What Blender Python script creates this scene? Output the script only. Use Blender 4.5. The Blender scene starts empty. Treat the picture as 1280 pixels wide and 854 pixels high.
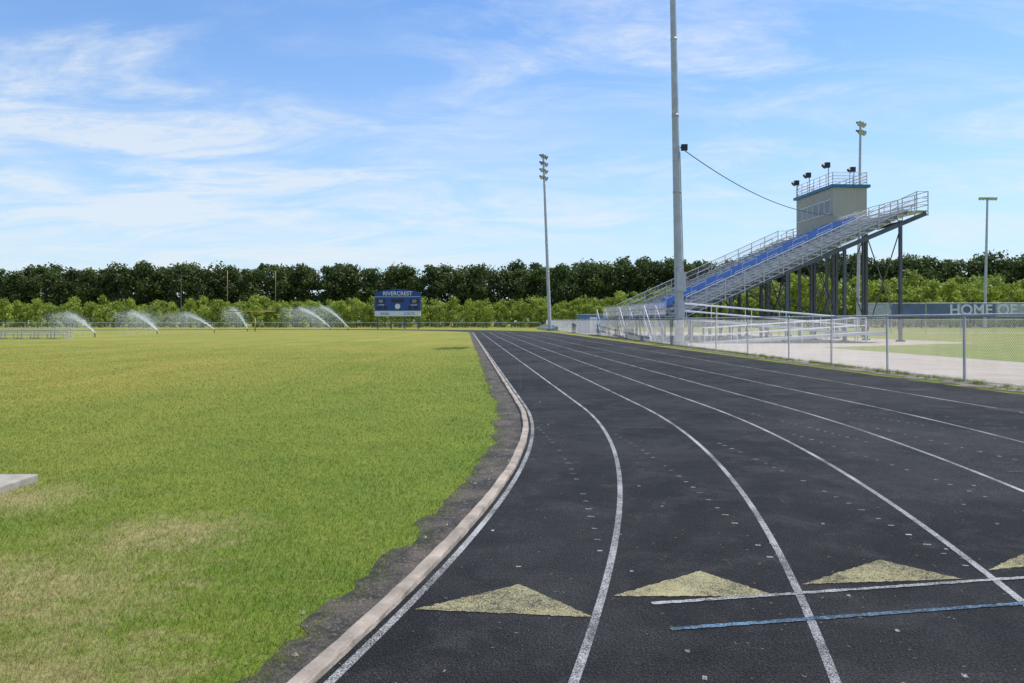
import bpy, math, random
import numpy as np
from mathutils import Vector, Matrix, noise as mnoise
random.seed(7); rng=np.random.default_rng(7)
sc=bpy.context.scene
sc.view_settings.view_transform='Standard'; sc.view_settings.look='None'; sc.view_settings.exposure=0
# ---------------------------------------------------------------- helpers
def link(o,parent=None):
    sc.collection.objects.link(o)
    if parent is not None: o.parent=parent
    return o
def empty(name,loc=(0,0,0),rz=0):
    e=bpy.data.objects.new(name,None); e.location=loc; e.rotation_euler=(0,0,rz); e.empty_display_size=.3
    return link(e)
class N:
    def __init__(s,nt): s.nt=nt
    def n(s,t,**k):
        x=s.nt.nodes.new(t)
        for a,b in k.items(): setattr(x,a,b)
        return x
    def l(s,a,b): s.nt.links.new(a,b)
    def setin(s,sock,v):
        if isinstance(v,bpy.types.NodeSocket): s.l(v,sock)
        else: sock.default_value=v
    def math(s,op,a,b=0.0,c=None,clamp=False):
        x=s.n('ShaderNodeMath',operation=op,use_clamp=clamp); s.setin(x.inputs[0],a); s.setin(x.inputs[1],b)
        if c is not None: s.setin(x.inputs[2],c)
        return x.outputs[0]
    def mix(s,f,a,b,blend='MIX'):
        x=s.n('ShaderNodeMix',data_type='RGBA',blend_type=blend); s.setin(x.inputs[0],f)
        for i,v in ((6,a),(7,b)):
            if isinstance(v,tuple) and len(v)==3: v=(*v,1)
            s.setin(x.inputs[i],v)
        return x.outputs[2]
    def noise(s,vec,scale,detail=4,rough=.55,dist=0):
        x=s.n('ShaderNodeTexNoise'); s.l(vec,x.inputs['Vector']); x.inputs['Scale'].default_value=scale
        x.inputs['Detail'].default_value=detail; x.inputs['Roughness'].default_value=rough; x.inputs['Distortion'].default_value=dist
        return x.outputs['Fac']
    def mr(s,v,a,b,c=0.,d=1.):
        x=s.n('ShaderNodeMapRange'); x.clamp=True; s.setin(x.inputs[0],v)
        for i,q in enumerate((a,b,c,d)): x.inputs[i+1].default_value=q
        return x.outputs[0]
    def pos(s): return s.n('ShaderNodeNewGeometry').outputs['Position']
    def bump(s,h,strength=.3,dist=.01):
        x=s.n('ShaderNodeBump'); x.inputs['Strength'].default_value=strength; x.inputs['Distance'].default_value=dist
        s.l(h,x.inputs['Height']); return x.outputs[0]
def newmat(name):
    m=bpy.data.materials.new(name); m.use_nodes=True
    n=N(m.node_tree); b=m.node_tree.nodes['Principled BSDF']
    return m,n,b
def simple(name,col,rough=.6,metal=0,var=.25,scale=3,bump=0,spec=.5):
    m,n,b=newmat(name); tc=n.n('ShaderNodeTexCoord').outputs['Object']
    f=n.noise(tc,scale,5,.6)
    d=tuple(c*(1-var) for c in col); e=tuple(min(1,c*(1+var)) for c in col)
    n.l(n.mix(n.mr(f,.3,.7),d,e),b.inputs['Base Color'])
    b.inputs['Roughness'].default_value=rough; b.inputs['Metallic'].default_value=metal
    b.inputs['Specular IOR Level'].default_value=spec
    if bump: n.l(n.bump(n.noise(tc,scale*12,3),bump,.01),b.inputs['Normal'])
    return m
class MB:
    def __init__(s): s.v=[];s.f=[];s.m=[]
    def add(s,vs,fs,mi=0):
        k=len(s.v); s.v+= [tuple(v) for v in vs]; s.f+=[tuple(i+k for i in f) for f in fs]; s.m+=[mi]*len(fs)
    def box(s,x0,x1,y0,y1,z0,z1,mi=0):
        s.add([(x0,y0,z0),(x1,y0,z0),(x1,y1,z0),(x0,y1,z0),(x0,y0,z1),(x1,y0,z1),(x1,y1,z1),(x0,y1,z1)],
              [(0,3,2,1),(4,5,6,7),(0,1,5,4),(1,2,6,5),(2,3,7,6),(3,0,4,7)],mi)
    def cyl(s,p,q,r,r2=None,n=8,mi=0,cap=True):
        r2=r if r2 is None else r2
        p=Vector(p);q=Vector(q);d=(q-p).normalized()
        a=d.orthogonal().normalized(); b=d.cross(a)
        vs=[]
        for c,rr in ((p,r),(q,r2)):
            for i in range(n):
                t=2*math.pi*i/n+math.pi/4
                vs.append(c+(a*math.cos(t)+b*math.sin(t))*rr)
        fs=[(i,(i+1)%n,n+(i+1)%n,n+i) for i in range(n)]
        if cap: fs+= [tuple(range(n))[::-1],tuple(range(n,2*n))]
        s.add(vs,fs,mi)
    def obj(s,name,mats,parent=None,smooth=False):
        me=bpy.data.meshes.new(name); me.from_pydata(s.v,[],s.f); 
        for m in mats: me.materials.append(m)
        me.polygons.foreach_set('material_index',s.m)
        if smooth: me.polygons.foreach_set('use_smooth',[True]*len(s.f))
        me.update(); return link(bpy.data.objects.new(name,me),parent)
def npmesh(name,V,F,mats,col=None,parent=None,do_link=True):
    k=F.shape[1]; me=bpy.data.meshes.new(name)
    me.vertices.add(len(V)); me.vertices.foreach_set('co',V.astype(np.float32).ravel())
    me.loops.add(F.size); me.loops.foreach_set('vertex_index',F.astype(np.int32).ravel())
    me.polygons.add(len(F)); me.polygons.foreach_set('loop_start',np.arange(0,F.size,k,dtype=np.int32))
    try: me.polygons.foreach_set('loop_total',np.full(len(F),k,dtype=np.int32))
    except Exception: pass
    for m in mats: me.materials.append(m)
    if col is not None:
        a=me.attributes.new('shade','FLOAT','POINT'); a.data.foreach_set('value',col.astype(np.float32))
    me.update(calc_edges=True); me.validate()
    if not do_link: return me
    return link(bpy.data.objects.new(name,me),parent)
# ---------------------------------------------------------------- camera
H=1.633
cam=bpy.data.cameras.new('camera'); co=link(bpy.data.objects.new('camera',cam))
co.location=(0,0,H); co.rotation_euler=(math.radians(90),0,0)
cam.sensor_width=36; cam.lens=27.56; cam.shift_y=-0.0203; cam.clip_end=6000; cam.clip_start=.05
sc.camera=co
# ---------------------------------------------------------------- sun + sky
el=math.radians(62); az=math.radians(66)   # azimuth from +Y toward +X
sd=Vector((math.sin(az)*math.cos(el),math.cos(az)*math.cos(el),math.sin(el)))
sun=bpy.data.lights.new('sun','SUN'); sun.energy=5.0; sun.angle=math.radians(.5); sun.color=(1,.95,.87)
so=link(bpy.data.objects.new('sun',sun)); so.rotation_euler=sd.to_track_quat('Z','Y').to_euler(); so.location=(0,0,60)
w=bpy.data.worlds.new('World'); sc.world=w; w.use_nodes=True
n=N(w.node_tree); bg=w.node_tree.nodes['Background']
sky=n.n('ShaderNodeTexSky',sky_type='NISHITA'); sky.sun_disc=False; sky.sun_elevation=el; sky.sun_rotation=az
sky.air_density=1.0; sky.dust_density=.5; sky.ozone_density=1.5
d=n.n('ShaderNodeTexCoord').outputs['Generated']
sp=n.n('ShaderNodeSeparateXYZ'); n.l(d,sp.inputs[0])
z=n.math('MAXIMUM',sp.outputs[2],0.0)
zz=n.math('ADD',z,0.16)
cb=n.n('ShaderNodeCombineXYZ'); n.l(n.math('DIVIDE',sp.outputs[0],zz),cb.inputs[0]); n.l(n.math('DIVIDE',sp.outputs[1],zz),cb.inputs[1])
mp=n.n('ShaderNodeMapping'); n.l(cb.outputs[0],mp.inputs[0]); mp.inputs['Rotation'].default_value=(0,0,math.radians(30)); mp.inputs['Scale'].default_value=(.9,1.7,1); mp.inputs['Location'].default_value=(3.1,1.7,0)
c1=n.noise(mp.outputs[0],1.7,11,.62,.8)
c2=n.noise(mp.outputs[0],.7,3,.5,.2)
c3=n.noise(mp.outputs[0],8.0,9,.68,1.0)
m1=n.mr(c1,.43,.72); m2=n.mr(c2,.38,.56)
tex=n.mr(c3,.32,.68,.35,1.2)
cl=n.math('MULTIPLY',n.math('MULTIPLY',m1,m2),tex)
band=n.mr(z,.36,.16,0,1)
cl2=n.math('MULTIPLY',n.math('MULTIPLY',n.mr(c1,.36,.62),band),n.mr(c3,.3,.7,.65,1.1))
xl=n.mr(sp.outputs[0],.25,-.30,.25,1.0)
cloud=n.math('ADD',cl,n.math('MULTIPLY',cl2,xl),clamp=True)
hz=n.math('MULTIPLY',n.math('POWER',n.mr(z,.43,.0,0,1),1.9),.90)
hs=n.mix(1.0,sky.outputs[0],(1.15,1.52,1.92),'MULTIPLY')
k1=n.mix(hz,hs,(6.5,8.1,9.2))
k2=n.mix(n.math('MULTIPLY',cloud,.76),k1,(8.0,8.7,9.4))
n.l(k2,bg.inputs[0]); bg.inputs[1].default_value=.1
# ---------------------------------------------------------------- track geometry
R=37.6; L=92.0
u=Vector((-0.06,1,0)).normalized(); nn=Vector((-u.y,u.x,0)); T=Vector((0.252,15.0,0)); C=T+nn*R
PER=2*L+2*math.pi*R
def P(s,o,z=0):
    s=s%PER
    if s<=L: p=T+u*s-nn*o
    elif s<=L+math.pi*R:
        a=(s-L)/R; p=T+u*L+nn*R+(-nn*math.cos(a)+u*math.sin(a))*(R+o)
    elif s<=2*L+math.pi*R: p=T+u*L+nn*(2*R+o)-u*(s-L-math.pi*R)
    else:
        a=(s-2*L-math.pi*R)/R; p=C+(nn*math.cos(a)-u*math.sin(a))*(R+o)
    return (p.x,p.y,z)
def off_np(x,y):
    dx=x-T.x; dy=y-T.y; s=dx*u.x+dy*u.y
    straight=-(dx*nn.x+dy*nn.y)
    cur=np.hypot(x-C.x,y-C.y)-R
    return np.where(s<0,cur,straight)
def svals(s0,s1):
    out=[];s=s0
    while s<s1-1e-6:
        out.append(s); near=abs(((s+PER/2)%PER)-PER/2)
        s+= .12 if near<14 else 1.0
    out.append(s1); return out
def strip(mb,o1,o2,s0,s1,z,mi=0,jit=None):
    S=svals(s0,s1); vs=[]
    for s in S:
        a=o1+(jit(s) if jit else 0)
        vs+=[P(s,a,z),P(s,o2,z)]
    mb.add(vs,[(2*i+1,2*i+3,2*i+2,2*i) for i in range(len(S)-1)],mi)
# ---------------------------------------------------------------- ground materials
def grass_color(n):
    p=n.pos(); s=n.n('ShaderNodeSeparateXYZ'); n.l(p,s.inputs[0]); X,Y=s.outputs[0],s.outputs[1]
    mpp=n.n('ShaderNodeMapping'); n.l(p,mpp.inputs[0]); mpp.inputs['Rotation'].default_value=(0,0,math.radians(-3.4)); mpp.inputs['Scale'].default_value=(.9,.07,1)
    row=n.noise(mpp.outputs[0],.8,4,.65)          # mowing direction streaks
    a=n.noise(p,.12,5,.65); b=n.noise(p,.9,5,.7); c=n.noise(p,9,4,.7)
    base=n.mix(n.mr(b,.3,.7),(.098,.172,.021),(.182,.242,.034))
    fy=n.mr(Y,6,60,0.05,.8); fx=n.mr(X,-.5,-13,0,.75)
    yel=n.math('MULTIPLY',n.math('ADD',fy,fx,clamp=True),n.math('ADD',n.mr(a,.3,.65,.2,.8),n.mr(row,.35,.65,-.1,.35)),clamp=True)
    base=n.mix(yel,base,(.325,.288,.062))
    base=n.mix(n.mr(c,.50,.75,0,.5),base,(.32,.27,.10))
    tot=None
    for (cx,cy,r) in ((-3.1,4.6,1.9),(-2.7,6.0,1.2),(-4.6,7.2,1.2),(-2.2,3.5,1.3)):
        dx=n.math('SUBTRACT',X,cx); dy=n.math('SUBTRACT',Y,cy)
        dd=n.math('SQRT',n.math('ADD',n.math('MULTIPLY',dx,dx),n.math('MULTIPLY',dy,dy)))
        g=n.mr(dd,r,r*.1,0,1)
        tot=g if tot is None else n.math('MAXIMUM',tot,g)
    br=n.noise(p,3.6,8,.86,1.0)
    st=n.mr(n.math('ADD',n.math('MULTIPLY',tot,.30),br),.60,.86,0,.82)
    base=n.mix(st,base,n.mix(n.mr(c,.3,.7),(.47,.385,.21),(.30,.24,.11)))
    return base
m_ground,n,b=newmat('ground_grass'); p=n.pos(); gc=grass_color(n)
gc=n.mix(n.mr(n.noise(p,50,3,.7),.35,.65,.35,0),gc,(.05,.07,.015)); n.l(gc,b.inputs['Base Color']); b.inputs['Roughness'].default_value=.95; b.inputs['Specular IOR Level'].default_value=.1
n.l(n.bump(n.noise(p,45,5,.7),.6,.02),b.inputs['Normal'])
m_blade,n,b=newmat('grass_blade')
at=n.n('ShaderNodeAttribute',attribute_name='shade').outputs['Fac']
g=grass_color(n); g=n.mix(1.0,g,n.mix(at,(.78,.84,.7),(1.55,1.42,1.4)),'MULTIPLY'); n.l(g,b.inputs['Base Color'])
b.inputs['Roughness'].default_value=.6; b.inputs['Specular IOR Level'].default_value=.25
tr=n.n('ShaderNodeBsdfTranslucent'); n.l(g,tr.inputs[0]); ms=n.n('ShaderNodeMixShader'); ms.inputs[0].default_value=.4
n.l(b.outputs[0],ms.inputs[1]); n.l(tr.outputs[0],ms.inputs[2]); n.l(ms.outputs[0],m_blade.node_tree.nodes['Material Output'].inputs[0])
def rubber_col(n,p):
    a=n.noise(p,.28,6,.66,.4); c=n.noise(p,1.7,7,.75,.5); v=n.n('ShaderNodeTexVoronoi'); n.l(p,v.inputs['Vector']); v.inputs['Scale'].default_value=95
    g=n.noise(p,70,4,.8)
    col=n.mix(n.mr(a,.40,.62),(.0135,.0132,.013),(.054,.052,.050))
    col=n.mix(n.mr(c,.50,.70,0,.75),col,(.094,.090,.085))
    col=n.mix(n.mr(c,.46,.34,0,.6),col,(.007,.007,.007))
    col=n.mix(n.mr(g,.36,.56,.9,0),col,(.003,.003,.003))
    col=n.mix(n.mr(g,.56,.72,0,.6),col,(.17,.165,.16))
    return col,v.outputs['Distance'],g
m_track,n,b=newmat('black_rubber_track'); p=n.pos(); col,vd,g=rubber_col(n,p)
n.l(col,b.inputs['Base Color']); b.inputs['Roughness'].default_value=.78; b.inputs['Specular IOR Level'].default_value=.22
n.l(n.bump(n.math('SUBTRACT',g,vd),1.0,.02),b.inputs['Normal'])
def paint(name,colr,wear=.5):
    m,n,b=newmat(name); p=n.pos(); rc,vd,g=rubber_col(n,p)
    f1=n.noise(p,110,3,.7); f2=n.noise(p,1.4,4,.6); f3=n.noise(p,18,4,.7)
    t=n.math('ADD',n.math('MULTIPLY',f1,.6),n.math('ADD',n.math('MULTIPLY',f3,.3),n.math('MULTIPLY',f2,.35)))
    k=n.mr(t,.50+.12*wear,.66+.12*wear,1.0,.08)
    dk=tuple(c*.7 for c in colr)
    n.l(n.mix(k,rc,n.mix(n.mr(f3,.3,.7),dk,colr)),b.inputs['Base Color']); b.inputs['Roughness'].default_value=.85; b.inputs['Specular IOR Level'].default_value=.2
    n.l(n.bump(n.math('SUBTRACT',g,vd),1.0,.012),b.inputs['Normal']); return m
m_white=paint('worn_white_line_paint',(.70,.70,.69),.25)
m_tick=paint('tick_mark_paint',(.62,.62,.60),.25)
m_yel=paint('worn_yellow_paint',(.60,.54,.29),.4)
m_blue=paint('worn_blue_paint',(.24,.42,.60),.15)
m_grey=paint('faded_grey_paint',(.14,.14,.135),-.2)
m_conc=simple('kerb_concrete',(.30,.25,.20),.9,0,.42,4,.6)
m_path,n,b=newmat('gravel_path'); p=n.pos()
c=n.mix(n.mr(n.noise(p,.5,5,.6),.3,.7),(.33,.27,.21),(.44,.38,.31)); c=n.mix(n.mr(n.noise(p,30,3,.7),.5,.7,0,.5),c,(.16,.13,.10))
n.l(c,b.inputs['Base Color']); b.inputs['Roughness'].default_value=.95
m_verge,n,b=newmat('weedy_gravel'); p=n.pos()
c=n.mix(n.mr(n.noise(p,1.6,6,.7),.42,.6),(.15,.125,.095),(.30,.25,.19)); c=n.mix(n.mr(n.noise(p,6,5,.75),.5,.62,0,.75),c,(.09,.11,.035))
n.l(c,b.inputs['Base Color']); b.inputs['Roughness'].default_value=.95
m_dirt,n,b=newmat('dirt_and_crumbled_asphalt'); p=n.pos()
c=n.mix(n.mr(n.noise(p,2.5,6,.7),.42,.6),(.026,.026,.027),(.125,.10,.078)); c=n.mix(n.mr(n.noise(p,28,4,.7),.52,.68,0,.7),c,(.24,.20,.15)); c=n.mix(n.mr(n.noise(p,70,4,.7),.4,.5,.6,0),c,(.008,.007,.006))
n.l(c,b.inputs['Base Color']); b.inputs['Roughness'].default_value=.95; n.l(n.bump(n.noise(p,50,4,.7),1,.02),b.inputs['Normal'])
# ---------------------------------------------------------------- ground sheets
mb=MB(); mb.add([(-2500,-400,-.008),(2500,-400,-.008),(2500,3500,-.008),(-2500,3500,-.008)],[(0,1,2,3)]); mb.obj('ground',[m_ground])
mb=MB(); S=svals(0,PER); vs=[]
for s in S: vs+=[P(s,-.08,0),P(s,11.15+.12*mnoise.noise((s*.7,3,0))+.08*mnoise.noise((s*3.1,9,0)),0)]
mb.add(vs,[(2*i+1,2*i+3,2*i+2,2*i) for i in range(len(S)-1)]); mb.obj('running_track',[m_track])
def fx(y): return 13.1-.045*y      # fence line
mb=MB(); mb.add([(fx(-5)+.5,-5,-.004),(fx(-5)+9.,-5,-.004),(fx(48)+8.,48,-.004),(fx(58)+24,58,-.004),(fx(100)+22,100,-.004),(fx(140)+3,140,-.004),(fx(140)+.3,140,-.004)],[(0,1,2,3,4,5,6)]); mb.obj('gravel_path',[m_path])
mb=MB(); vs=[];ys=np.arange(-5,120,.2)
for y in ys: vs+=[(fx(y)-.75-.5*mnoise.noise((y*1.1,0,0))-.25*mnoise.noise((y*4,5,0)),y,.003),(fx(y)+.6,y,.003)]
mb.add(vs,[(2*i,2*i+1,2*i+3,2*i+2) for i in range(len(ys)-1)]); mb.obj('gravel_verge',[m_verge])
def edge(s):   # grass edge offset along kerb
    base=-.44 if s>-3 else -.44+.016*min(9,(-3-s))
    return base+.13*mnoise.noise((s*.55,1,0))+.12*mnoise.noise((s*1.9,7,0))+.10*mnoise.noise((s*6,2,0))
mb=MB(); S=svals(-20,PER-20); vs=[]
for s in S: vs+=[P(s,edge(s if s<PER-60 else s-PER)-.12,-.003),P(s,-.10,-.003)]
mb.add(vs,[(2*i+1,2*i+3,2*i+2,2*i) for i in range(len(S)-1)]); mb.obj('dirt_verge',[m_dirt])
# kerb : real step with rounded shoulder
mb=MB(); S=svals(0,PER); prof=[(-.155,-.01),(-.153,.03),(-.143,.042),(-.074,.042),(-.064,.03),(-.060,-.003)]
vs=[]
for s in S:
    j=.010*mnoise.noise((s*.9,0,4)); h_=.014*mnoise.noise((s*.5,8,4))
    for (o,z_) in prof: vs.append(P(s,o+j+random.uniform(-.003,.003),z_+(h_+random.uniform(-.004,.003) if z_>.01 else 0)))
k=len(prof); mb.add(vs,[(i*k+j+1,(i+1)*k+j+1,(i+1)*k+j,i*k+j) for i in range(len(S)-1) for j in range(k-1)])
mb.obj('kerb',[m_conc])
# lane lines
mb=MB()
for o in (0,1.07,2.22,3.47,4.9,6.6,8.75):
    strip(mb,o-.022,o+.026,0,PER,.0015,0)
mb.obj('lane_lines',[m_white])
mb=MB()
def dash(s,o,ls,lo,z=.0025,mi=0):
    mb.add([P(s-ls/2,o-lo/2,z),P(s-ls/2+random.uniform(-.006,.006),o+lo/2,z),P(s+ls/2,o+lo/2,z),P(s+ls/2+random.uniform(-.006,.006),o-lo/2,z)],[(0,1,2,3)],mi)
for (sa,oa,sb,ob) in ((-3,.08,-9.3,.98),(-3.7,1.2,-9.2,2.14),(-4.4,2.5,-9.2,3.4),(-3.6,3.75,-8.6,4.7),(-2.5,5.1,-8,6.3),(-1,6.9,-6,8.2),(4,.2,16,1.0),(5,2.4,18,3.3),(6,5,19,6.2),(-.5,3.7,-4.2,4.5),(0,5.2,-3,6.2),(-4.5,6.8,-8.5,7.6)):
    m=22
    for i in range(m):
        if random.random()<.10: continue
        t=(i+random.uniform(-.15,.15))/(m-1); dash(sa+(sb-sa)*t,oa+(ob-oa)*t,.026,.035+random.random()*.025)
def xy_so(x,y):
    a=math.atan2(-( (x-C.x)*u.x+(y-C.y)*u.y ), -((x-C.x)*nn.x+(y-C.y)*nn.y)); return -a*R, math.hypot(x-C.x,y-C.y)-R
for (x,y) in ((.78,5.11),(.866,3.87),(2.0,4.66),(2.03,4.13),(.88,3.58),(2.08,3.6),(-.15,6.1),(1.32,6.9),(3.1,5.6),(2.5,6.3),(3.9,6.3),(1.9,5.75)):
    s,o=xy_so(x,y); dash(s,o,.034,.022)
for _ in range(22):
    dash(random.uniform(-10,14),random.uniform(.4,8.5),.025,.035)
mb.obj('lane_tick_marks',[m_tick])
mb=MB()
for (s,o,ls,lo) in ((-3,1.6,.05,1.0),(-1.2,2.8,.06,1.1),(3,1.8,.08,1.2),(8,3.,.1,2.3),(14,4,.12,3),(20,3.5,.2,5),(33,3.7,.2,7),(.8,5.6,.08,1.3),(-4.2,7.6,.35,.5),(-1.,9.,.5,.7),(3,9.7,.6,.8),(11,7.6,.5,1.2),(-6.,5.8,.06,1.1)):
    dash(s,o,ls,lo,.003)
mb.obj('faded_transverse_marks',[m_grey])
mb=MB()
for t in (((-.551,4.43),(.449,4.31),(.049,4.85)),((.592,4.64),(1.57,4.64),(1.226,5.11)),((1.796,4.85),(2.84,4.95),(2.51,5.35)),((3.12,5.13),(4.3,5.40),(3.95,5.78))):
    pts=[]
    for i in range(3):
        a=Vector(t[i]);b_=Vector(t[(i+1)%3])
        for q in range(40): 
            v=a.lerp(b_,q/40); pts.append((v.x+random.uniform(-.008,.008),v.y+random.uniform(-.008,.008),.0035))
    mb.add(pts,[tuple(range(len(pts)))])
mb.obj('painted_exchange_zone_triangles',[m_yel])
mb=MB(); 
def gl(a,b_,wd,z,mi): 
    a=Vector(a);b_=Vector(b_); q=(b_-a).normalized(); q=Vector((-q.y,q.x))
    vs=[];K=120
    for i in range(K+1):
        c=a.lerp(b_,i/K); w1=wd/2*random.uniform(.7,1.2); w2=wd/2*random.uniform(.7,1.2); vs+=[(*(c-q*w1),z),(*(c+q*w2),z)]
    mb.add(vs,[(2*i,2*i+2,2*i+3,2*i+1) for i in range(K)],mi)
gl((.807,4.52),(5.4,5.38),.042,.0045,0); gl((.837,4.145),(5.5,4.98),.042,.0045,1)
mb.obj('painted_start_lines',[m_white,m_blue])
# ---------------------------------------------------------------- grass blades (one object)
ES=np.arange(-40,80,.05); EV=np.array([edge(s) for s in ES])
def s_np(x,y):
    dx=x-T.x; dy=y-T.y; s=dx*u.x+dy*u.y
    a=np.arctan2(-((x-C.x)*u.x+(y-C.y)*u.y), -((x-C.x)*nn.x+(y-C.y)*nn.y))
    return np.where(s<0,-a*R,s)
m=440000
y=2.2*(62/2.2)**rng.uniform(0,1,m); x=rng.uniform(-.88,.12,m)*y-.3
o=off_np(x,y); lim=np.interp(s_np(x,y),ES,EV)+rng.normal(0,.045,m)
ok=(o<lim)|((o<-.17)&(o>lim)&(rng.uniform(0,1,m)<.06)); x=x[ok];y=y[ok]; m=len(x)
h=rng.uniform(.010,.031,m)*np.interp(y,[3,25,62],[1,1.1,.5]); a=rng.uniform(0,2*np.pi,m); wv=(.0007*y+.0012)*rng.uniform(.6,1.3,m)*np.interp(y,[30,62],[1,.5])
la=rng.uniform(0,2*np.pi,m); ll=h*rng.uniform(.3,1.5,m)
V=np.zeros((m,3,3)); V[:,0]=np.stack([x-np.cos(a)*wv/2,y-np.sin(a)*wv/2,np.full(m,-.012)],1)
V[:,1]=np.stack([x+np.cos(a)*wv/2,y+np.sin(a)*wv/2,np.full(m,-.012)],1)
V[:,2]=np.stack([x+np.cos(la)*ll,y+np.sin(la)*ll,h-.004],1)
npmesh('grass',V.reshape(-1,3),np.arange(m*3).reshape(-1,3),[m_blade],np.repeat(rng.uniform(0,1,m),3))
# straw clippings and pebbles
m_straw=simple('dry_straw',(.32,.26,.15),.9)
m=1800; y=rng.uniform(2.8,16,m); x=rng.uniform(-1,1,m)*y*.75; o=off_np(x,y); ok=(o>-.05)&(o<9); x=x[ok];y=y[ok];m=len(x)
a=rng.uniform(0,np.pi,m); ln=rng.uniform(.006,.03,m); V=np.zeros((m,4,3))
dx=np.cos(a)*ln;dy=np.sin(a)*ln; wx=-np.sin(a)*.001; wy=np.cos(a)*.001
for i,(sx,sw) in enumerate(((-1,-1),(1,-1),(1,1),(-1,1))): V[:,i]=np.stack([x+sx*dx/2+sw*wx,y+sx*dy/2+sw*wy,np.full(m,.006)+rng.uniform(0,.003,m)],1)
npmesh('grass_clippings',V.reshape(-1,3),np.arange(m*4).reshape(-1,4),[m_straw])
m_peb=simple('pebble',(.3,.26,.21),.9)
mb=MB()
for i in range(480):
    s=random.uniform(-13,10); o=random.gauss(-.30,.08) if random.random()<.85 else random.uniform(-.04,.6); r=random.uniform(.003,.010) if random.random()<.96 else .02
    if -.17<o<-.05: continue
    x,y,_=P(s,o); vs=[(x+r*random.uniform(.6,1.2)*math.cos(t*1.57),y+r*random.uniform(.6,1.2)*math.sin(t*1.57),.0) for t in range(4)]+[(x+.2*r,y,r*.9)]
    mb.add(vs,[(0,1,4),(1,2,4),(2,3,4),(3,0,4)])
mb.obj('pebbles',[m_peb])
m_slab=simple('slab_concrete',(.32,.29,.24),.9,0,.25,6,.4)
mb=MB(); mb.box(-5.6,-4.83,7.35,8.0,-.02,.07); o=mb.obj('concrete_slab',[m_slab]); bv=o.modifiers.new('b','BEVEL'); bv.width=.012; bv.segments=2
# ---------------------------------------------------------------- metals
m_galv=simple('galvanised_steel',(.46,.47,.48),.5,.2,.15,2)
m_alu=simple('aluminium_plank',(.52,.53,.55),.42,.4,.12,1.5)
m_steel=simple('structural_steel',(.10,.115,.13),.6,.2,.2,1)
m_bluep=simple('blue_plastic_seat',(.06,.20,.52),.45,0,.12,2)
m_beige=simple('beige_metal_siding',(.44,.41,.34),.6,0,.06,1)
m_trim=simple('teal_blue_trim',(.02,.16,.30),.5,0,.1,1)
m_glass=simple('window_glass',(.10,.13,.15),.12,0,.3,1)
m_black=simple('black_housing',(.02,.02,.022),.5,0,.2,4)
m_lens=simple('floodlight_lens',(.5,.52,.54),.15,.3,.1,4)
m_whitem=simple('white_painted_metal',(.72,.73,.74),.5,0,.06,2)
m_riser=simple('dark_grey_riser',(.20,.21,.22),.5,.4,.15,2)  # riser sheets, a darker grey than the planks
def wiremesh(mb,A,B,z0a,z0b,h,sp,r,mi=0):
    A=Vector((A[0],A[1],0));B=Vector((B[0],B[1],0)); L_=(B-A).length; d=(B-A)/L_; 
    nrm=Vector((-d.y,d.x,0))
    def pt(t,k): return A+d*t+Vector((0,0,z0a+(z0b-z0a)*t/L_+k))
    i=-h
    while i<L_:
        for sgn in (1,-1):
            t0,t1=i,i+h; k0,k1=0,h
            if t0<0: k0=-t0; t0=0
            if t1>L_: k1=h-(t1-L_); t1=L_
            if t1-t0>.01:
                if sgn==1: p,q=pt(t0,k0),pt(t1,k1)
                else: p,q=pt(t0,h-k0),pt(t1,h-k1)
                dd=(q-p).normalized(); w_=dd.cross(nrm)*r
                mb.add([p-w_,p+w_*.5+nrm*r,p+w_*.5-nrm*r,q-w_,q+w_*.5+nrm*r,q+w_*.5-nrm*r],[(0,1,4,3),(1,2,5,4),(2,0,3,5)],mi)
        i+=sp
# ---------------------------------------------------------------- chain link fence
fence=empty('chain_link_fence')
mb=MB(); py=[]; y=20.8-3.9*5
while y<150: py.append(y); y+=3.95 if y<30 else 5.0
for y in py:
    x=fx(y); lean=random.uniform(-.02,.02); mb.cyl((x,y,-.05),(x+lean,y,1.80),.034 if y>22 else .038,n=10); mb.cyl((x+lean,y,1.80),(x+lean,y,1.85),.045,.012,n=10)
mb.obj('posts',[m_galv],fence)
mb=MB()
for a,b_ in zip(py[:-1],py[1:]):
    mb.cyl((fx(a),a,1.79),(fx(b_),b_,1.79),.026,n=8); mb.cyl((fx(a),a,.06),(fx(b_),b_,.06),.006,n=5)
mb.obj('top_rail',[m_galv],fence,True)
mb=MB(); wiremesh(mb,(fx(1)-.03,1),(fx(60)-.03,60),.04,.04,1.74,.075,.0026); wiremesh(mb,(fx(60)-.03,60),(fx(148)-.03,148),.04,.04,1.74,.14,.004)
mb.obj('mesh',[m_galv],fence)
def tufts(name,pts,hh,cnt,mat):
    V=[];S_=[]
    for (x,y) in pts:
        for _ in range(cnt):
            a=random.uniform(0,6.28); r=random.uniform(0,.12); h=hh*random.uniform(.4,1.2); bx=x+r*math.cos(a); by=y+r*math.sin(a); l=random.uniform(0,6.28)
            V+=[(bx-.006,by,-.01),(bx+.006,by+.004,-.01),(bx+math.cos(l)*h*.5,by+math.sin(l)*h*.5,h)]; S_+=[random.random()]*3
    V=np.array(V); return npmesh(name,V,np.arange(len(V)).reshape(-1,3),[mat],np.array(S_))
tufts('weeds',[(fx(y)+random.gauss(-.1,.22),y) for y in [random.uniform(12,90)**1.0 for _ in range(900)]],.12,14,m_blade)
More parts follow.
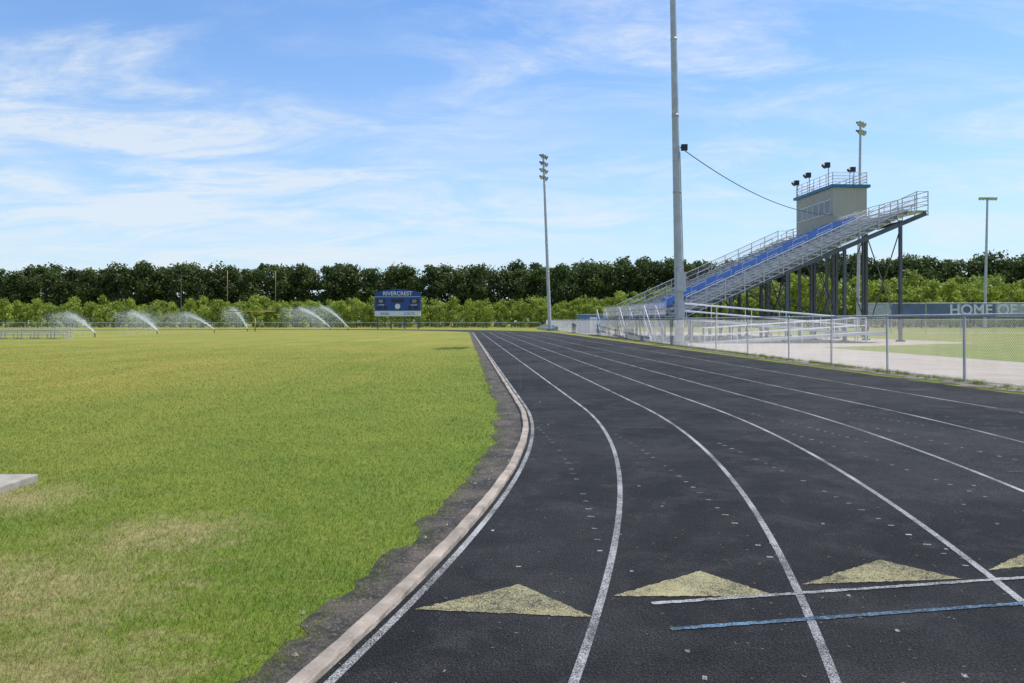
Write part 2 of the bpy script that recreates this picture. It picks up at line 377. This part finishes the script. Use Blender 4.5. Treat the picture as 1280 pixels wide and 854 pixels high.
# ---------------------------------------------------------------- light poles
def light_pole(base,top_dx,h,r0,r1,arms=3,lamps=4,ang=0,span=1.8,boxes=False):
    e=empty('stadium_light_pole',(base[0],base[1],0)); mb=MB()
    segs=6
    for i in range(segs):
        a=i/segs;b_=(i+1)/segs; ra=r0+(r1-r0)*a; rb=r0+(r1-r0)*b_
        mb.cyl((top_dx*a,0,h*a-.1*(i==0)),(top_dx*b_,0,h*b_),ra,rb+.0,n=20,cap=False)
        if i: mb.cyl((top_dx*a,0,h*a-.08),(top_dx*a,0,h*a+.08),ra*1.05,n=20)
    mb.obj('shaft',[m_galv],e,True)
    mb=MB(); mb.cyl((0,0,-.02),(0,0,.25),r0*1.9,n=20); mb.obj('concrete_footing',[m_slab],e)
    mb=MB(); ml=MB(); ca,sa=math.cos(ang),math.sin(ang)
    for k in range(arms):
        zz_=h-.35-k*1.15; mb.cyl((top_dx-ca*span,-sa*span,zz_),(top_dx+ca*span,sa*span,zz_),.06,n=8)
        for j in range(lamps):
            t=-1+2*(j+.5)/lamps if lamps>1 else 0
            x=top_dx+ca*span*t; y=sa*span*t; f=Vector((sa,-ca,-.55)).normalized(); f=(f+Vector((random.uniform(-.25,.25),random.uniform(-.25,.25),0))).normalized()
            c=Vector((x,y,zz_+.12)); mb.cyl(c-f*.28,c+f*.02,.13,.18,n=10,mi=1); mb.cyl(c+f*.02,c+f*.28,.18,.38,n=14,mi=1,cap=False)
            ml.cyl(c+f*.25,c+f*.26,.35,n=14); mb.cyl((x,y,zz_),c,.03,n=6,mi=1)
    mb.obj('floodlight_array',[m_galv,m_steel],e); ml.obj('lenses',[m_lens],e)
    if boxes:
        mb=MB(); mb.box(-.3,.3,-r0-.28,-r0+.02,3.6,4.9); mb.box(-.22,.22,-r0-.22,-r0+.02,1.9,2.9); mb.cyl((.12,-r0-.04,0),(.12,-r0-.04,3.6),.04,n=8); mb.cyl((.2,-r0*.6,4.9),(.2+top_dx*.4,-r0*.8,13),.035,n=8)
        mb.obj('electrical_cabinet',[m_galv],e)
        mb=MB(); mb.box(.05,.45,-.35,-.05,13.1,13.5); mb.obj('junction_box',[m_black],e)
        mb=MB(); mb.cyl((0,0,1.0),(0,0,1.16),r0*1.04,n=20); mb.obj('orange_band',[simple('orange_paint',(.6,.15,.03))],e)
    return e
light_pole((11.35,53),-.62,31,.30,.17,3,4,math.radians(86),2.2,True)
light_pole((6.2,128),-1.1,28.7,.30,.16,4,3,math.radians(62),1.3)
light_pole((48.5,110),.4,29.5,.24,.15,2,3,math.radians(40),1.1)
light_pole((102.5,170),.6,28.4,.32,.2,1,6,math.radians(5),2.1)
# ---------------------------------------------------------------- grandstand
th=math.atan(.06); GX=11.75
gs=empty('grandstand_bleachers',(GX,60,0),th)
ROWS=24; RUN=.762; RISE=.345; Z0=2.3; LEN=27.; PLAT=.9
bl=(9.5,16.5)
mt=MB();mr_=MB();mbx=MB()
ais=[(3.8,4.9),(bl[0]-1.1,bl[0]),(bl[1],bl[1]+1.1),(22,23.1)]
def spans():
    xs=[0]; 
    for a,b_ in ais: xs+=[a,b_]
    xs.append(LEN); return [(xs[i],xs[i+1]) for i in range(0,len(xs),2)]
for r in range(ROWS):
    x=r*RUN+1.6; z_=Z0+r*RISE
    mt.box(x,x+RUN-.02,0,LEN,z_-.05,z_)
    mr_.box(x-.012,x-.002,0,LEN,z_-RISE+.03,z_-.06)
    for (a,b_) in spans():
        if abs(a-bl[0])<.01:
            y=a+.05
            while y<b_-.4:
                mbx.box(x+.3,x+.72,y,y+.46,z_+.40,z_+.45); mbx.box(x+.70,x+.74,y,y+.46,z_+.45,z_+.80); y+=.5
        else:
            mt.box(x+.44,x+.70,a+.03,b_-.03,z_+.40,z_+.445)
            y=a+.4
            while y<b_: mt.box(x+.55,x+.60,y,y+.05,z_,z_+.40); y+=1.8
    for (a,b_) in ais: mt.box(x+.38,x+RUN-.02,a+.05,b_-.05,z_+.003,z_+.15)
mt.box(0,1.6,-.0,LEN,Z0-.35,Z0-.30)
XB=1.6+ROWS*RUN; ZB=Z0+(ROWS-1)*RISE
mt.box(XB,XB+PLAT,0,LEN,ZB-.05,ZB)
mt.obj('aluminium_planks',[m_alu],gs); mr_.obj('risers',[m_riser],gs); mbx.obj('blue_chair_section',[m_bluep],gs)
mg=MB()
def slope_z(x): return Z0+(max(0,min(x,XB)-1.6)/RUN)*RISE
for yy in (-.06,LEN+.06):
    x=1.6
    while x<=XB+PLAT:
        z_=slope_z(x); mg.cyl((x,yy,z_-.5),(x,yy,z_+1.15),.04,n=6); x+=1.52
    for hh in (1.15,.62,.1,-.35):
        mg.cyl((1.6,yy,Z0+hh),(XB,yy,slope_z(XB)+hh),.03 if hh<1.1 else .04,n=6); mg.cyl((XB,yy,ZB+RISE+hh),(XB+PLAT,yy,ZB+RISE+hh),.03,n=6)
    wiremesh(mg,(1.6,yy),(XB,yy),Z0+.1,slope_z(XB)+.1,1.0,.17,.005)
y=0
while y<=LEN+.01: mg.cyl((XB+PLAT,y,ZB-.4),(XB+PLAT,y,ZB+RISE+1.15),.04,n=6); y+=1.8
for hh in (.1,.45,.8,1.15): mg.cyl((XB+PLAT,0,ZB+RISE+hh),(XB+PLAT,LEN,ZB+RISE+hh),.03,n=6)
wiremesh(mg,(XB+PLAT,0),(XB+PLAT,LEN),ZB+.4,ZB+.4,1.0,.2,.004)
y=0
while y<=LEN+.01: mg.cyl((0,y,Z0-.6),(0,y,Z0+.8),.032,n=6); y+=1.8
for hh in (-.2,.3,.8): mg.cyl((0,0,Z0+hh),(0,LEN,Z0+hh),.03,n=6)
wiremesh(mg,(0,0),(0,LEN),Z0-.25,Z0-.25,1.05,.2,.004)
for (a,b_) in ais:
    ym=(a+b_)/2; r=1
    while r<ROWS-1:
        x=1.6+r*RUN; z_=Z0+r*RISE
        mg.cyl((x,ym,z_),(x,ym,z_+.9),.025,n=6); mg.cyl((x+RUN*1.7,ym,z_+RISE*1.7),(x+RUN*1.7,ym,z_+RISE*1.7+.9),.025,n=6); mg.cyl((x,ym,z_+.9),(x+RUN*1.7,ym,z_+RISE*1.7+.9),.025,n=6); r+=3
mg.obj('guard_rails',[m_galv],gs)
mf=MB()
def beam(p,q,wd,hh):
    p=Vector(p);q=Vector(q); d=(q-p).normalized(); side=Vector((0,1,0)) if abs(d.y)<.9 else Vector((1,0,0)); up=side.cross(d).normalized()
    vs=[c+side*sx*wd/2+up*sz*hh/2 for c in (p,q) for (sx,sz) in ((-1,-1),(1,-1),(1,1),(-1,1))]
    mf.add(vs,[(0,1,5,4),(1,2,6,5),(2,3,7,6),(3,0,4,7),(3,2,1,0),(4,5,6,7)])
yb=[.25,5.5,10.8,16.1,21.4,26.7]
for y in yb:
    beam((1.0,y,Z0-.45),(XB+PLAT,y,slope_z(XB)-.52),.14,.34)
    cols=[1.3,5.2,9.6,14.2,18.7]
    for cx in cols:
        zt=slope_z(cx)-.55 if cx>1.6 else Z0-.5
        mf.box(cx-.11,cx+.11,y-.11,y+.11,-.05,zt); mf.box(cx-.25,cx+.25,y-.25,y+.25,-.02,.12)
    for a,b_ in zip(cols[2:-1],cols[3:]):
        if y in (yb[0],yb[3]): continue
        mf.cyl((a,y,slope_z(a)-1.0),(b_,y,slope_z(a)*.35),.04,n=6)
for cx in (9.6,14.2,18.7):
    zt=slope_z(cx)-.75; beam((cx,yb[0],zt),(cx,yb[-1],zt),.12,.26)
    for a,b_ in ((0,1),(2,3),(4,5)):
        mf.cyl((cx,yb[a],.5),(cx,yb[b_],zt-.3),.045,n=6); mf.cyl((cx+.05,yb[b_],.5),(cx+.05,yb[a],zt-.3),.045,n=6)
for r in range(0,ROWS,1):
    x=1.6+r*RUN; z_=Z0+r*RISE-.14; 
    if r%3==0: beam((x+.1,0.05,z_-.06),(x+.1,LEN-.05,z_-.06),.06,.10)
mf.obj('steel_frame',[m_steel],gs)
# ---------------------------------------------------------------- press box
pb=empty('press_box',(0,0,0),0); 
Mx=Matrix.Translation((GX,60,0))@Matrix.Rotation(th,4,'Z'); pb.matrix_world=Mx
px0,px1=XB+.75,XB+4.2; y0,y1=15.6,24.0; zb,zt=ZB-.1,14.7
mb=MB(); mb.box(px0,px1,y0,y1,zb,zt,0)
yy=y0+.02
while yy<y1: mb.box(px0-.02,px0-.001,yy,yy+.03,zb,zt-.05,0); yy+=.3
xx=px0+.02
while xx<px1: mb.box(xx,xx+.03,y0-.02,y0-.001,zb,zt-.05,0); xx+=.3
mb.obj('siding_walls',[m_beige],pb)
mb=MB(); mg=MB()
for i in range(6):
    a=y0+.45+i*1.32; mb.box(px0-.07,px0-.03,a-.08,a+1.15,12.2,13.6); mg.box(px0-.09,px0-.072,a,a+1.07,12.28,13.52)
mb.obj('window_frames',[m_whitem],pb); mg.obj('window_glass',[m_glass],pb)
mb=MB(); mb.box(px0-.25,px1+.25,y0-.25,y1+.25,zt,zt+.28); mb.obj('roof_trim',[m_trim],pb)
mb=MB()
x_c=[(px0,y0),(px1,y0),(px1,y1),(px0,y1)]
for i in range(4):
    a=Vector((*x_c[i],0));b_=Vector((*x_c[(i+1)%4],0)); m=max(2,int((b_-a).length/1.3))
    for j in range(m): q=a.lerp(b_,j/m); mb.cyl((q.x,q.y,zt+.3),(q.x,q.y,zt+1.5),.035,n=6)
    for hh in (.55,.85,1.15,1.5): mb.cyl((a.x,a.y,zt+hh),(b_.x,b_.y,zt+hh),.026,n=6)
    wiremesh(mb,a,b_,zt+.3,zt+.3,1.15,.2,.005)
mb.obj('roof_railing',[m_galv,],pb)
mb=MB()
for (x,y,zz_) in ((px0,y1-.3,1.6),(px0,y1-3.2,1.9),(px0,y0+.9,2.1),(px1-.3,y0+2,1.9)):
    mb.cyl((x,y,zt+.3),(x,y,zt+zz_),.035,n=6); mb.box(x-.35,x+.1,y-.22,y+.22,zt+zz_,zt+zz_+.5); mb.cyl((x-.5,y,zt+zz_+.1),(x-.33,y,zt+zz_+.25),.28,.18,n=12)
mb.obj('roof_speakers',[m_black],pb)
mb=MB()
for x in (px0+.2,px1-.2):
    for y in (y0+.3,y1-.3): mb.box(x-.13,x+.13,y-.13,y+.13,-.05,zb)
for y in (y0+.3,y1-.3): mb.cyl((px0+.2,y,2),(px1-.2,y,zb-.4),.05,n=6); mb.cyl((px1-.2,y,2),(px0+.2,y,zb-.4),.05,n=6)
mb.obj('support_columns',[m_steel],pb)
# ---------------------------------------------------------------- overhead cable
cu=bpy.data.curves.new('overhead_cable','CURVE'); cu.dimensions='3D'; cu.bevel_depth=.03; spn=cu.splines.new('POLY')
A_=Vector((11.35-.05,52.7,13.3)); B_=Mx@Vector((px0,y0,12.0)); K=28; spn.points.add(K)
for i in range(K+1):
    t=i/K; q=A_.lerp(B_,t); q.z-=4*1.1*t*(1-t); spn.points[i].co=(*q,1)
cu.materials.append(m_black); link(bpy.data.objects.new('overhead_cable',cu))
# ---------------------------------------------------------------- access ramp and stairs
rp=empty('access_ramp',(12.4,56.2,0),th)
mb=MB(); mrr=MB()
def rampseg(x0,z0,x1,z1,y0,y1):
    vs=[(x0,y0,z0-.2),(x1,y0,z1-.2),(x1,y1,z1-.2),(x0,y1,z0-.2),(x0,y0,z0),(x1,y0,z1),(x1,y1,z1),(x0,y1,z0)]
    mb.add(vs,[(0,3,2,1),(4,5,6,7),(0,1,5,4),(1,2,6,5),(2,3,7,6),(3,0,4,7)])
    m=int(abs(x1-x0)/2.2)
    for y in (y0,y1):
        for i in range(m+1):
            t=i/m; x=x0+(x1-x0)*t; z_=z0+(z1-z0)*t; mrr.cyl((x,y,0 if z_>0 else 0),(x,y,z_+1.05),.03,n=6)
        for hh in (.5,1.05): mrr.cyl((x0,y,z0+hh),(x1,y,z1+hh),.035,n=6)
rampseg(.3,1.9,13.5,.8,1.9,3.2); rampseg(13.5,.8,1.5,.05,.2,1.5)
mb.box(13.5,15,.2,3.2,.55,.8); mrr.cyl((15,.2,1.85),(15,3.2,1.85),.035,n=6); mrr.cyl((15,.2,0),(15,.2,1.85),.03,n=6); mrr.cyl((15,3.2,0),(15,3.2,1.85),.03,n=6)
mb.obj('ramp_deck',[m_alu],rp); mrr.obj('handrails',[m_whitem],rp)
st=empty('front_stairs',(GX-1.05,60,0),th)
mb=MB(); mrr=MB()
for (yc) in (2.,12,24.5):
    for i in range(9):
        mb.box(.1,1.0,yc-1.6+i*.28,yc-1.6+i*.28+.28,.2*i+.13,.2*(i+1)-.03)
    for x in (.08,1.02):
        mrr.cyl((x,yc-1.6,1.0),(x,yc+.95,2.85),.035,n=6); mrr.cyl((x,yc-1.6,0),(x,yc-1.6,1.0),.035,n=6); mrr.cyl((x,yc+.95,0),(x,yc+.95,2.85),.035,n=6); mrr.cyl((x,yc-1.6,.05),(x,yc+.95,1.8),.05,n=6)
mb.obj('steps',[m_alu],st); mrr.obj('handrails',[m_whitem],st)
# ---------------------------------------------------------------- banner fence
bf=empty('banner_fence'); mb=MB(); mp_=MB(); 
a0=Vector((44,100,0)); b0=Vector((110,92,0)); m=16
for i in range(m+1):
    q=a0.lerp(b0,i/m); mb.cyl((q.x,q.y,0),(q.x,q.y,3.9),.05,n=6)
for hh in (.1,1.8,3.85): mb.cyl((a0.x,a0.y,hh),(b0.x,b0.y,hh),.03,n=6)
wiremesh(mb,(a0.x,a0.y),(b0.x,b0.y),.1,.1,3.7,.25,.006)
mb.obj('posts_and_mesh',[m_galv],bf)
d0=(b0-a0).normalized(); nb=Vector((d0.y,-d0.x,0)); 
for i in range(m):
    p0=a0.lerp(b0,(i+.02)/m)+nb*.08; q0=a0.lerp(b0,(i+.98)/m)+nb*.08
    mp_.add([(p0.x,p0.y,2.1),(q0.x,q0.y,2.1),(q0.x,q0.y,3.75),(p0.x,p0.y,3.75)],[(0,1,2,3)],0 if i%4 else 1)
mp_.obj('banner_panels',[simple('slate_blue_banner',(.13,.18,.30),.7,0,.2,.4),simple('pale_banner',(.45,.48,.52),.7)],bf)
def text(body,size,loc,rot,mat,parent,name='lettering',bold=0,ext=.01):
    t=bpy.data.curves.new(name,'FONT'); t.body=body; t.size=size; t.align_x='CENTER'; t.align_y='CENTER'; t.extrude=ext; t.offset=bold
    t.materials.append(mat); o=bpy.data.objects.new(name,t); o.location=loc; o.rotation_euler=rot; return link(o,parent)
q=a0.lerp(b0,.30)+nb*.16
text('HOME OF THE COLTS',1.8,(q.x,q.y,2.95),(math.pi/2,0,math.atan2(d0.y,d0.x)),m_whitem,bf,bold=.04,ext=.02)
# ---------------------------------------------------------------- scoreboard
sb=empty('scoreboard',(-23.3,160,0),math.radians(-4))
m_sb=simple('scoreboard_blue',(.015,.06,.25),.45,0,.12,.6); m_sbd=simple('scoreboard_dark',(.012,.014,.02),.4,0,.2,1)
mb=MB()
for x in (-4.2,-1.4,1.4,4.2): mb.box(x-.12,x+.12,0.05,.3,-.05,6.6)
mb.obj('posts',[m_steel],sb)
mb=MB(); mb.box(-4.75,4.75,-.25,.0,3.6,6.5)
K=24; vs=[];top=[]
for i in range(K+1):
    x=-4.75+9.5*i/K; top.append((x,7.35+.75*math.cos(x/4.75*math.pi/2)))
for y in (-.3,.02): vs+= [(-4.75,y,6.503),(4.75,y,6.503)]+[(x,y,z_) for x,z_ in top[::-1]]
k=len(top)+2
mb.add(vs,[tuple(range(k)),tuple(range(k,2*k))[::-1]]+[(i,i+k,(i+1)%k+k,(i+1)%k) for i in range(k)])
mb.obj('blue_board',[m_sb],sb)
mb=MB(); mb.box(-4.75,4.75,-.25,0,2.55,3.55); mb.box(-4.78,4.78,-.285,-.252,3.56,3.64); mb.box(-4.78,4.78,-.33,-.302,6.47,6.55); mb.obj('sponsor_panel',[m_whitem],sb)
mb=MB(); 
for (x0,x1,z0_,z1_) in ((-4.3,-2.6,5.1,6.1),(2.6,4.3,5.1,6.1),(-1.3,1.3,5.35,6.1),(-4.3,-3.2,3.9,4.6),(-2.9,-2.2,3.9,4.6),(3.2,4.3,3.9,4.6),(2.2,2.9,3.9,4.6)): mb.box(x0,x1,-.28,-.252,z0_,z1_)
mb.obj('score_windows',[m_sbd],sb)
text('RIVERCREST',1.12,(0,-.33,7.15),(math.pi/2,0,0),m_whitem,sb,'header_lettering',.02)
text('HOME',.45,(-3.4,-.27,4.85),(math.pi/2,0,0),m_whitem,sb,'home_label'); text('GUEST',.45,(3.4,-.27,4.85),(math.pi/2,0,0),m_whitem,sb,'guest_label')
text('88',.9,(-3.45,-.29,5.6),(math.pi/2,0,0),m_galv,sb,'home_digits'); text('88',.9,(3.45,-.29,5.6),(math.pi/2,0,0),m_galv,sb,'guest_digits')
mb=MB(); mb.cyl((0,-.262,4.55),(0,-.256,4.55),.55,n=24); mb.obj('round_emblem',[m_whitem],sb)
for (x,b_) in ((-2.6,'BANK'),(2.4,'COLTS')): text(b_,.7,(x,-.26,3.05),(math.pi/2,0,0),m_sb,sb,'sponsor_lettering')
# ---------------------------------------------------------------- goal post
gp=empty('football_goal_post',(-39.2,118,0),th); m_gy=simple('goal_post_yellow',(.40,.30,.05),.5,0,.06)
mb=MB(); mb.cyl((0,2,0),(0,2,2.0),.1,n=12)
pr=(0,2,2.0)
for i in range(1,7):
    a=i/6*math.pi/2; q=(0,2-2*math.sin(a)*1.0,2.0+1.05*(1-math.cos(a))); mb.cyl(pr,q,.1,n=12); pr=q
mb.cyl((-3.56,0,3.05),(3.56,0,3.05),.06,n=12)
for x in (-3.56,3.56): mb.cyl((x,0,3.0),(x,0,9.2),.035,n=10)
mb.obj('yellow_frame',[m_gy],gp,True)
# ---------------------------------------------------------------- team bench, fences, sheds
tb=empty('team_bench',(-44.6,70,0),math.radians(2)); mb=MB()
for r in range(3):
    mb.box(-4.5,4.5,r*.6,r*.6+.26,.42+r*.22,.47+r*.22); mb.box(-4.5,4.5,r*.6+.3,r*.6+.55,.1+r*.22,.14+r*.22)
for i in range(7):
    x=-4.4+i*1.466; mb.box(x,x+.06,-.05,1.8,0,.05); mb.box(x,x+.06,.1,.16,.05,.42); mb.box(x,x+.06,.7,.76,.05,.64); mb.box(x,x+.06,1.3,1.36,.05,.86)
mb.obj('aluminium_benches',[m_alu],tb)
def long_fence(name,a,b_,h,step,mat,sp=.3):
    a=Vector((*a,0));b_=Vector((*b_,0)); e=empty(name); mb=MB(); m=int((b_-a).length/step)
    for i in range(m+1): q=a.lerp(b_,i/m); mb.cyl((q.x,q.y,0),(q.x,q.y,h),.04,n=6)
    mb.cyl((a.x,a.y,h-.03),(b_.x,b_.y,h-.03),.035,n=6); wiremesh(mb,a,b_,.05,.05,h-.1,sp,.006); mb.obj('posts_rail_and_mesh',[mat],e)
long_fence('boundary_fence',(-140,150),(-30,172),1.3,3,m_galv); long_fence('boundary_fence',(-30,172),(6,168),1.3,3,m_galv)
sbk=empty('small_bleachers',(5.6,140,0),math.radians(3)); mb=MB()
for r in range(4): mb.box(r*.6,r*.6+.3,-14,14,.4+r*.25,.46+r*.25); mb.box(r*.6-.02,r*.6,-14,14,.1+r*.25,.4+r*.25)
for i in range(11): mb.box(0,2.3,-14+i*2.8,-13.94+i*2.8,0,.08); mb.box(2.2,2.28,-14+i*2.8,-13.94+i*2.8,.08,1.15)
mb.obj('planks',[m_alu],sbk)
sh_=empty('equipment_shed',(11.2,104,0),th); mb=MB(); mb.box(-2,1.2,0,4,0,2.4,0)
for i in range(10): mb.box(-2+i*.32,-1.97+i*.32,-.03,-.002,.05,2.35,0)
mb.obj('blue_walls',[simple('dull_blue_siding',(.10,.22,.35),.6)],sh_)
mb=MB(); mb.box(-2.15,1.35,-.15,4.15,2.4,2.52); mb.obj('flat_roof',[m_galv],sh_)
mb=MB(); mb.box(-.9,.1,-.06,-.031,.05,2.1); mb.obj('door',[m_whitem],sh_)
tbn=empty('trash_barrel',(10.35,68.5,0)); mb=MB()
for k_,(za,zb_) in enumerate(((0,.3),(.3,.6),(.6,.9))): mb.cyl((0,0,za),(0,0,zb_),.29,n=18); mb.cyl((0,0,zb_-.02),(0,0,zb_+.02),.305,n=18)
mb.obj('barrel_body',[m_black],tbn)
# ---------------------------------------------------------------- trees
def leafmat(name,dark,light):
    m,n,b=newmat(name); at=n.n('ShaderNodeAttribute',attribute_name='shade').outputs['Fac']
    oi=n.n('ShaderNodeObjectInfo').outputs['Random']; p=n.pos()
    f=n.math('ADD',n.math('MULTIPLY',at,.65),n.math('MULTIPLY',n.noise(p,.35,2),.35))
    c=n.mix(n.mr(f,.15,.85),dark,light); c=n.mix(n.math('MULTIPLY',oi,.35),c,tuple(x*1.35 for x in light))
    n.l(c,b.inputs['Base Color']); b.inputs['Roughness'].default_value=.6; b.inputs['Specular IOR Level'].default_value=.25
    tr=n.n('ShaderNodeBsdfTranslucent'); n.l(c,tr.inputs[0]); ms=n.n('ShaderNodeMixShader'); ms.inputs[0].default_value=.3
    n.l(b.outputs[0],ms.inputs[1]); n.l(tr.outputs[0],ms.inputs[2]); n.l(ms.outputs[0],m.node_tree.nodes['Material Output'].inputs[0]); return m
m_dk=leafmat('dark_tree_leaves',(.026,.046,.013),(.092,.130,.030))
m_lt=leafmat('young_tree_leaves',(.13,.185,.026),(.33,.40,.058))
m_bark=simple('bark',(.09,.075,.06),.9,0,.3,2)
def tree_mesh(name,h,wr,blobs,per,leaf,mat,low=.25,seed=0):
    r=np.random.default_rng(seed); rd=random.Random(seed); Vq=[];sh=[]
    mbt=MB(); mbt.cyl((0,0,-.2),(rd.uniform(-.3,.3),rd.uniform(-.3,.3),h*.5),.022*h,.012*h,n=7)
    for i in range(blobs):
        t=low+(1-low)*((i+.5)/blobs)**.85; q_=(t-low)/(1-low)
        prof=math.sqrt(max(.08,1-max(0,(q_-.45)/.66)**2)) if q_>.45 else .78+.22*q_/.45
        a=rd.uniform(0,6.28); rr=wr*prof*rd.uniform(.3,.8); c=np.array([rr*math.cos(a),rr*math.sin(a),h*t*.92])
        br=wr*rd.uniform(.30,.5)
        if i%2==0: mbt.cyl((0,0,h*t*.6),tuple(c),.006*h,.002*h,n=5)
        d=r.normal(size=(per,3)); d/=np.linalg.norm(d,axis=1)[:,None]; rad=br*r.uniform(.35,1.12,per)[:,None]
        pos=c+d*rad*np.array([1,1,.7]); nr=d+r.normal(size=(per,3))*.7; nr/=np.linalg.norm(nr,axis=1)[:,None]
        tq=np.cross(nr,r.normal(size=(per,3))); tq/=np.linalg.norm(tq,axis=1)[:,None]; bq=np.cross(nr,tq)
        sz=leaf*r.uniform(.5,1.3,per)[:,None]
        q=np.stack([pos-tq*sz,pos-bq*sz*.6,pos+tq*sz,pos+bq*sz*.6],1); Vq.append(q.reshape(-1,3))
        sh.append(np.repeat(np.clip(rd.uniform(.1,.9)+r.normal(0,.15,per),0,1),4))
    V=np.concatenate(Vq); s_=np.concatenate(sh); F=np.arange(len(V)).reshape(-1,4)
    tv=np.array(mbt.v); tf=[f for f in mbt.f if len(f)==4]; tf=np.array(tf)+len(V)
    V2=np.concatenate([V,tv]); s2=np.concatenate([s_,np.zeros(len(tv))]); F2=np.concatenate([F,tf])
    me=npmesh(name,V2,F2,[mat,m_bark],s2,do_link=False)
    mi=np.zeros(len(me.polygons),dtype=np.int32); mi[len(F):]=1; me.polygons.foreach_set('material_index',mi); return me
big=[tree_mesh('broadleaf_tree',20,rw,32,105,.46,m_dk,.14,sd_) for sd_,rw in ((1,5.8),(2,6.4),(3,5.5),(4,6.8),(5,6.0),(6,5.3))]
small=[tree_mesh('young_tree',6.5,rw,13,80,.26,m_lt,.06,sd_) for sd_,rw in ((11,2.1),(12,2.5),(13,2.0),(14,2.3),(15,2.7))]
def inst(me,x,y,s,parent,sz=1):
    o=bpy.data.objects.new('tree',me); o.location=(x,y,-.1); o.scale=(s,s,s*sz); o.rotation_euler=(0,0,random.uniform(0,6.28)); link(o,parent)
tl=empty('distant_tree_line')
for row,(yy,sp_) in enumerate(((234,6.6),(244,6.4))):
    x=-200
    while x<215:
        hh=18.7/20*random.uniform(.94,1.04)*(1.0+.05*row)
        if x<-120: hh*=.95
        if 20<x<75: hh*=1.08
        if x>=75: hh*=1.16
        inst(random.choice(big),x+random.uniform(-1.5,1.5),yy+random.uniform(-2.5,2.5),hh,tl,random.uniform(.95,1.05)); x+=sp_*random.uniform(.75,1.2)
yt=empty('young_tree_plantation')
for row in range(4):
    yy=186+row*9; x=-145-random.random()*4
    while x<175:
        s_=random.uniform(.76,1.0)*(1+.07*row)
        if x>62: s_*=1.8
        elif x>25: s_*=1.3
        inst(random.choice(small),x+random.uniform(-.6,.6),yy+random.uniform(-1.5,1.5),s_,yt,random.uniform(.85,1.2)); x+=3.4*random.uniform(.8,1.3)*(1.4 if x>62 else 1)
# ---------------------------------------------------------------- sprinklers
m_wat,n,b=newmat('water_spray'); b.inputs['Roughness'].default_value=.3
nz=n.noise(n.pos(),3,2); n.l(n.mix(nz,(.8,.85,.9),(.92,.94,.96)),b.inputs['Base Color'])
tr=n.n('ShaderNodeBsdfTranslucent'); tr.inputs[0].default_value=(.9,.93,.96,1); ms=n.n('ShaderNodeMixShader'); ms.inputs[0].default_value=.5
n.l(b.outputs[0],ms.inputs[1]); n.l(tr.outputs[0],ms.inputs[2]); n.l(ms.outputs[0],m_wat.node_tree.nodes['Material Output'].inputs[0])
def sprinkler(x,y,dx,pk,ln,cnt,size,fan=.2):
    e=empty('lawn_sprinkler',(x,y,0)); mb=MB(); mb.cyl((0,0,-.05),(0,0,.35),.05,n=8); mb.cyl((0,0,.35),(.12*dx,0,.45),.03,n=8); mb.obj('riser_and_nozzle',[m_black],e)
    n1=int(cnt*.4); n2=cnt-n1
    t=rng.uniform(0,1,n1); a1=rng.normal(0,fan,n1); sp_=.03+.30*t**1.3
    x1=dx*ln*t*np.cos(a1)+rng.normal(0,1,n1)*sp_*.7; y1_=ln*t*np.sin(a1)+rng.normal(0,1,n1)*sp_; z1_=.45+pk*(1.55*t-.55*t*t)+rng.normal(0,1,n1)*sp_*.7
    t=rng.beta(2.2,1.2,n2)*1.5; a1=rng.normal(0,fan*1.5,n2); top_=.45+pk*(1.55*t-.60*t*t)
    x2=dx*ln*t*np.cos(a1)+rng.normal(0,.5,n2); y2_=ln*t*np.sin(a1)+rng.normal(0,.5,n2); z2_=np.maximum(top_*(1-np.abs(rng.normal(0,.45,n2))),.02)+rng.normal(0,.18,n2)
    c=np.stack([np.r_[x1,x2],np.r_[y1_,y2_],np.maximum(np.r_[z1_,z2_],.02)],1); s_=size*rng.uniform(.5,1.3,cnt)[:,None]
    a=rng.normal(size=(cnt,3)); a/=np.linalg.norm(a,axis=1)[:,None]; b2=np.cross(a,rng.normal(size=(cnt,3))); b2/=np.linalg.norm(b2,axis=1)[:,None]
    V=np.stack([c+a*s_,c+b2*s_,c-(a+b2)*s_*.7],1).reshape(-1,3); npmesh('water_jet',V,np.arange(len(V)).reshape(-1,3),[m_wat],parent=e)
sprinkler(-41.5,78,-1,1.9,2.9,15000,.018); sprinkler(-43,95,-1,2.2,3.2,22000,.02,.6); sprinkler(-41,108,-1,2.2,4.3,17000,.02)
sprinkler(-40.5,120,-1,3.1,2.4,13000,.022,.3); sprinkler(-32,138,-1,3.4,5.5,22000,.025); sprinkler(-28,134,-1,3.6,4.6,17000,.024)
def util(x,y,h):
    e=empty('utility_pole',(x,y,0)); mb=MB(); mb.cyl((0,0,-.1),(0,0,h),.16,.1,n=10); mb.box(-1.1,1.1,-.06,.06,h-.7,h-.55)
    for q in (-1,-.4,.4,1): mb.cyl((q,0,h-.55),(q,0,h-.35),.05,n=8)
    mb.obj('pole_and_crossarm',[m_bark],e)
util(-76,180,12.5);
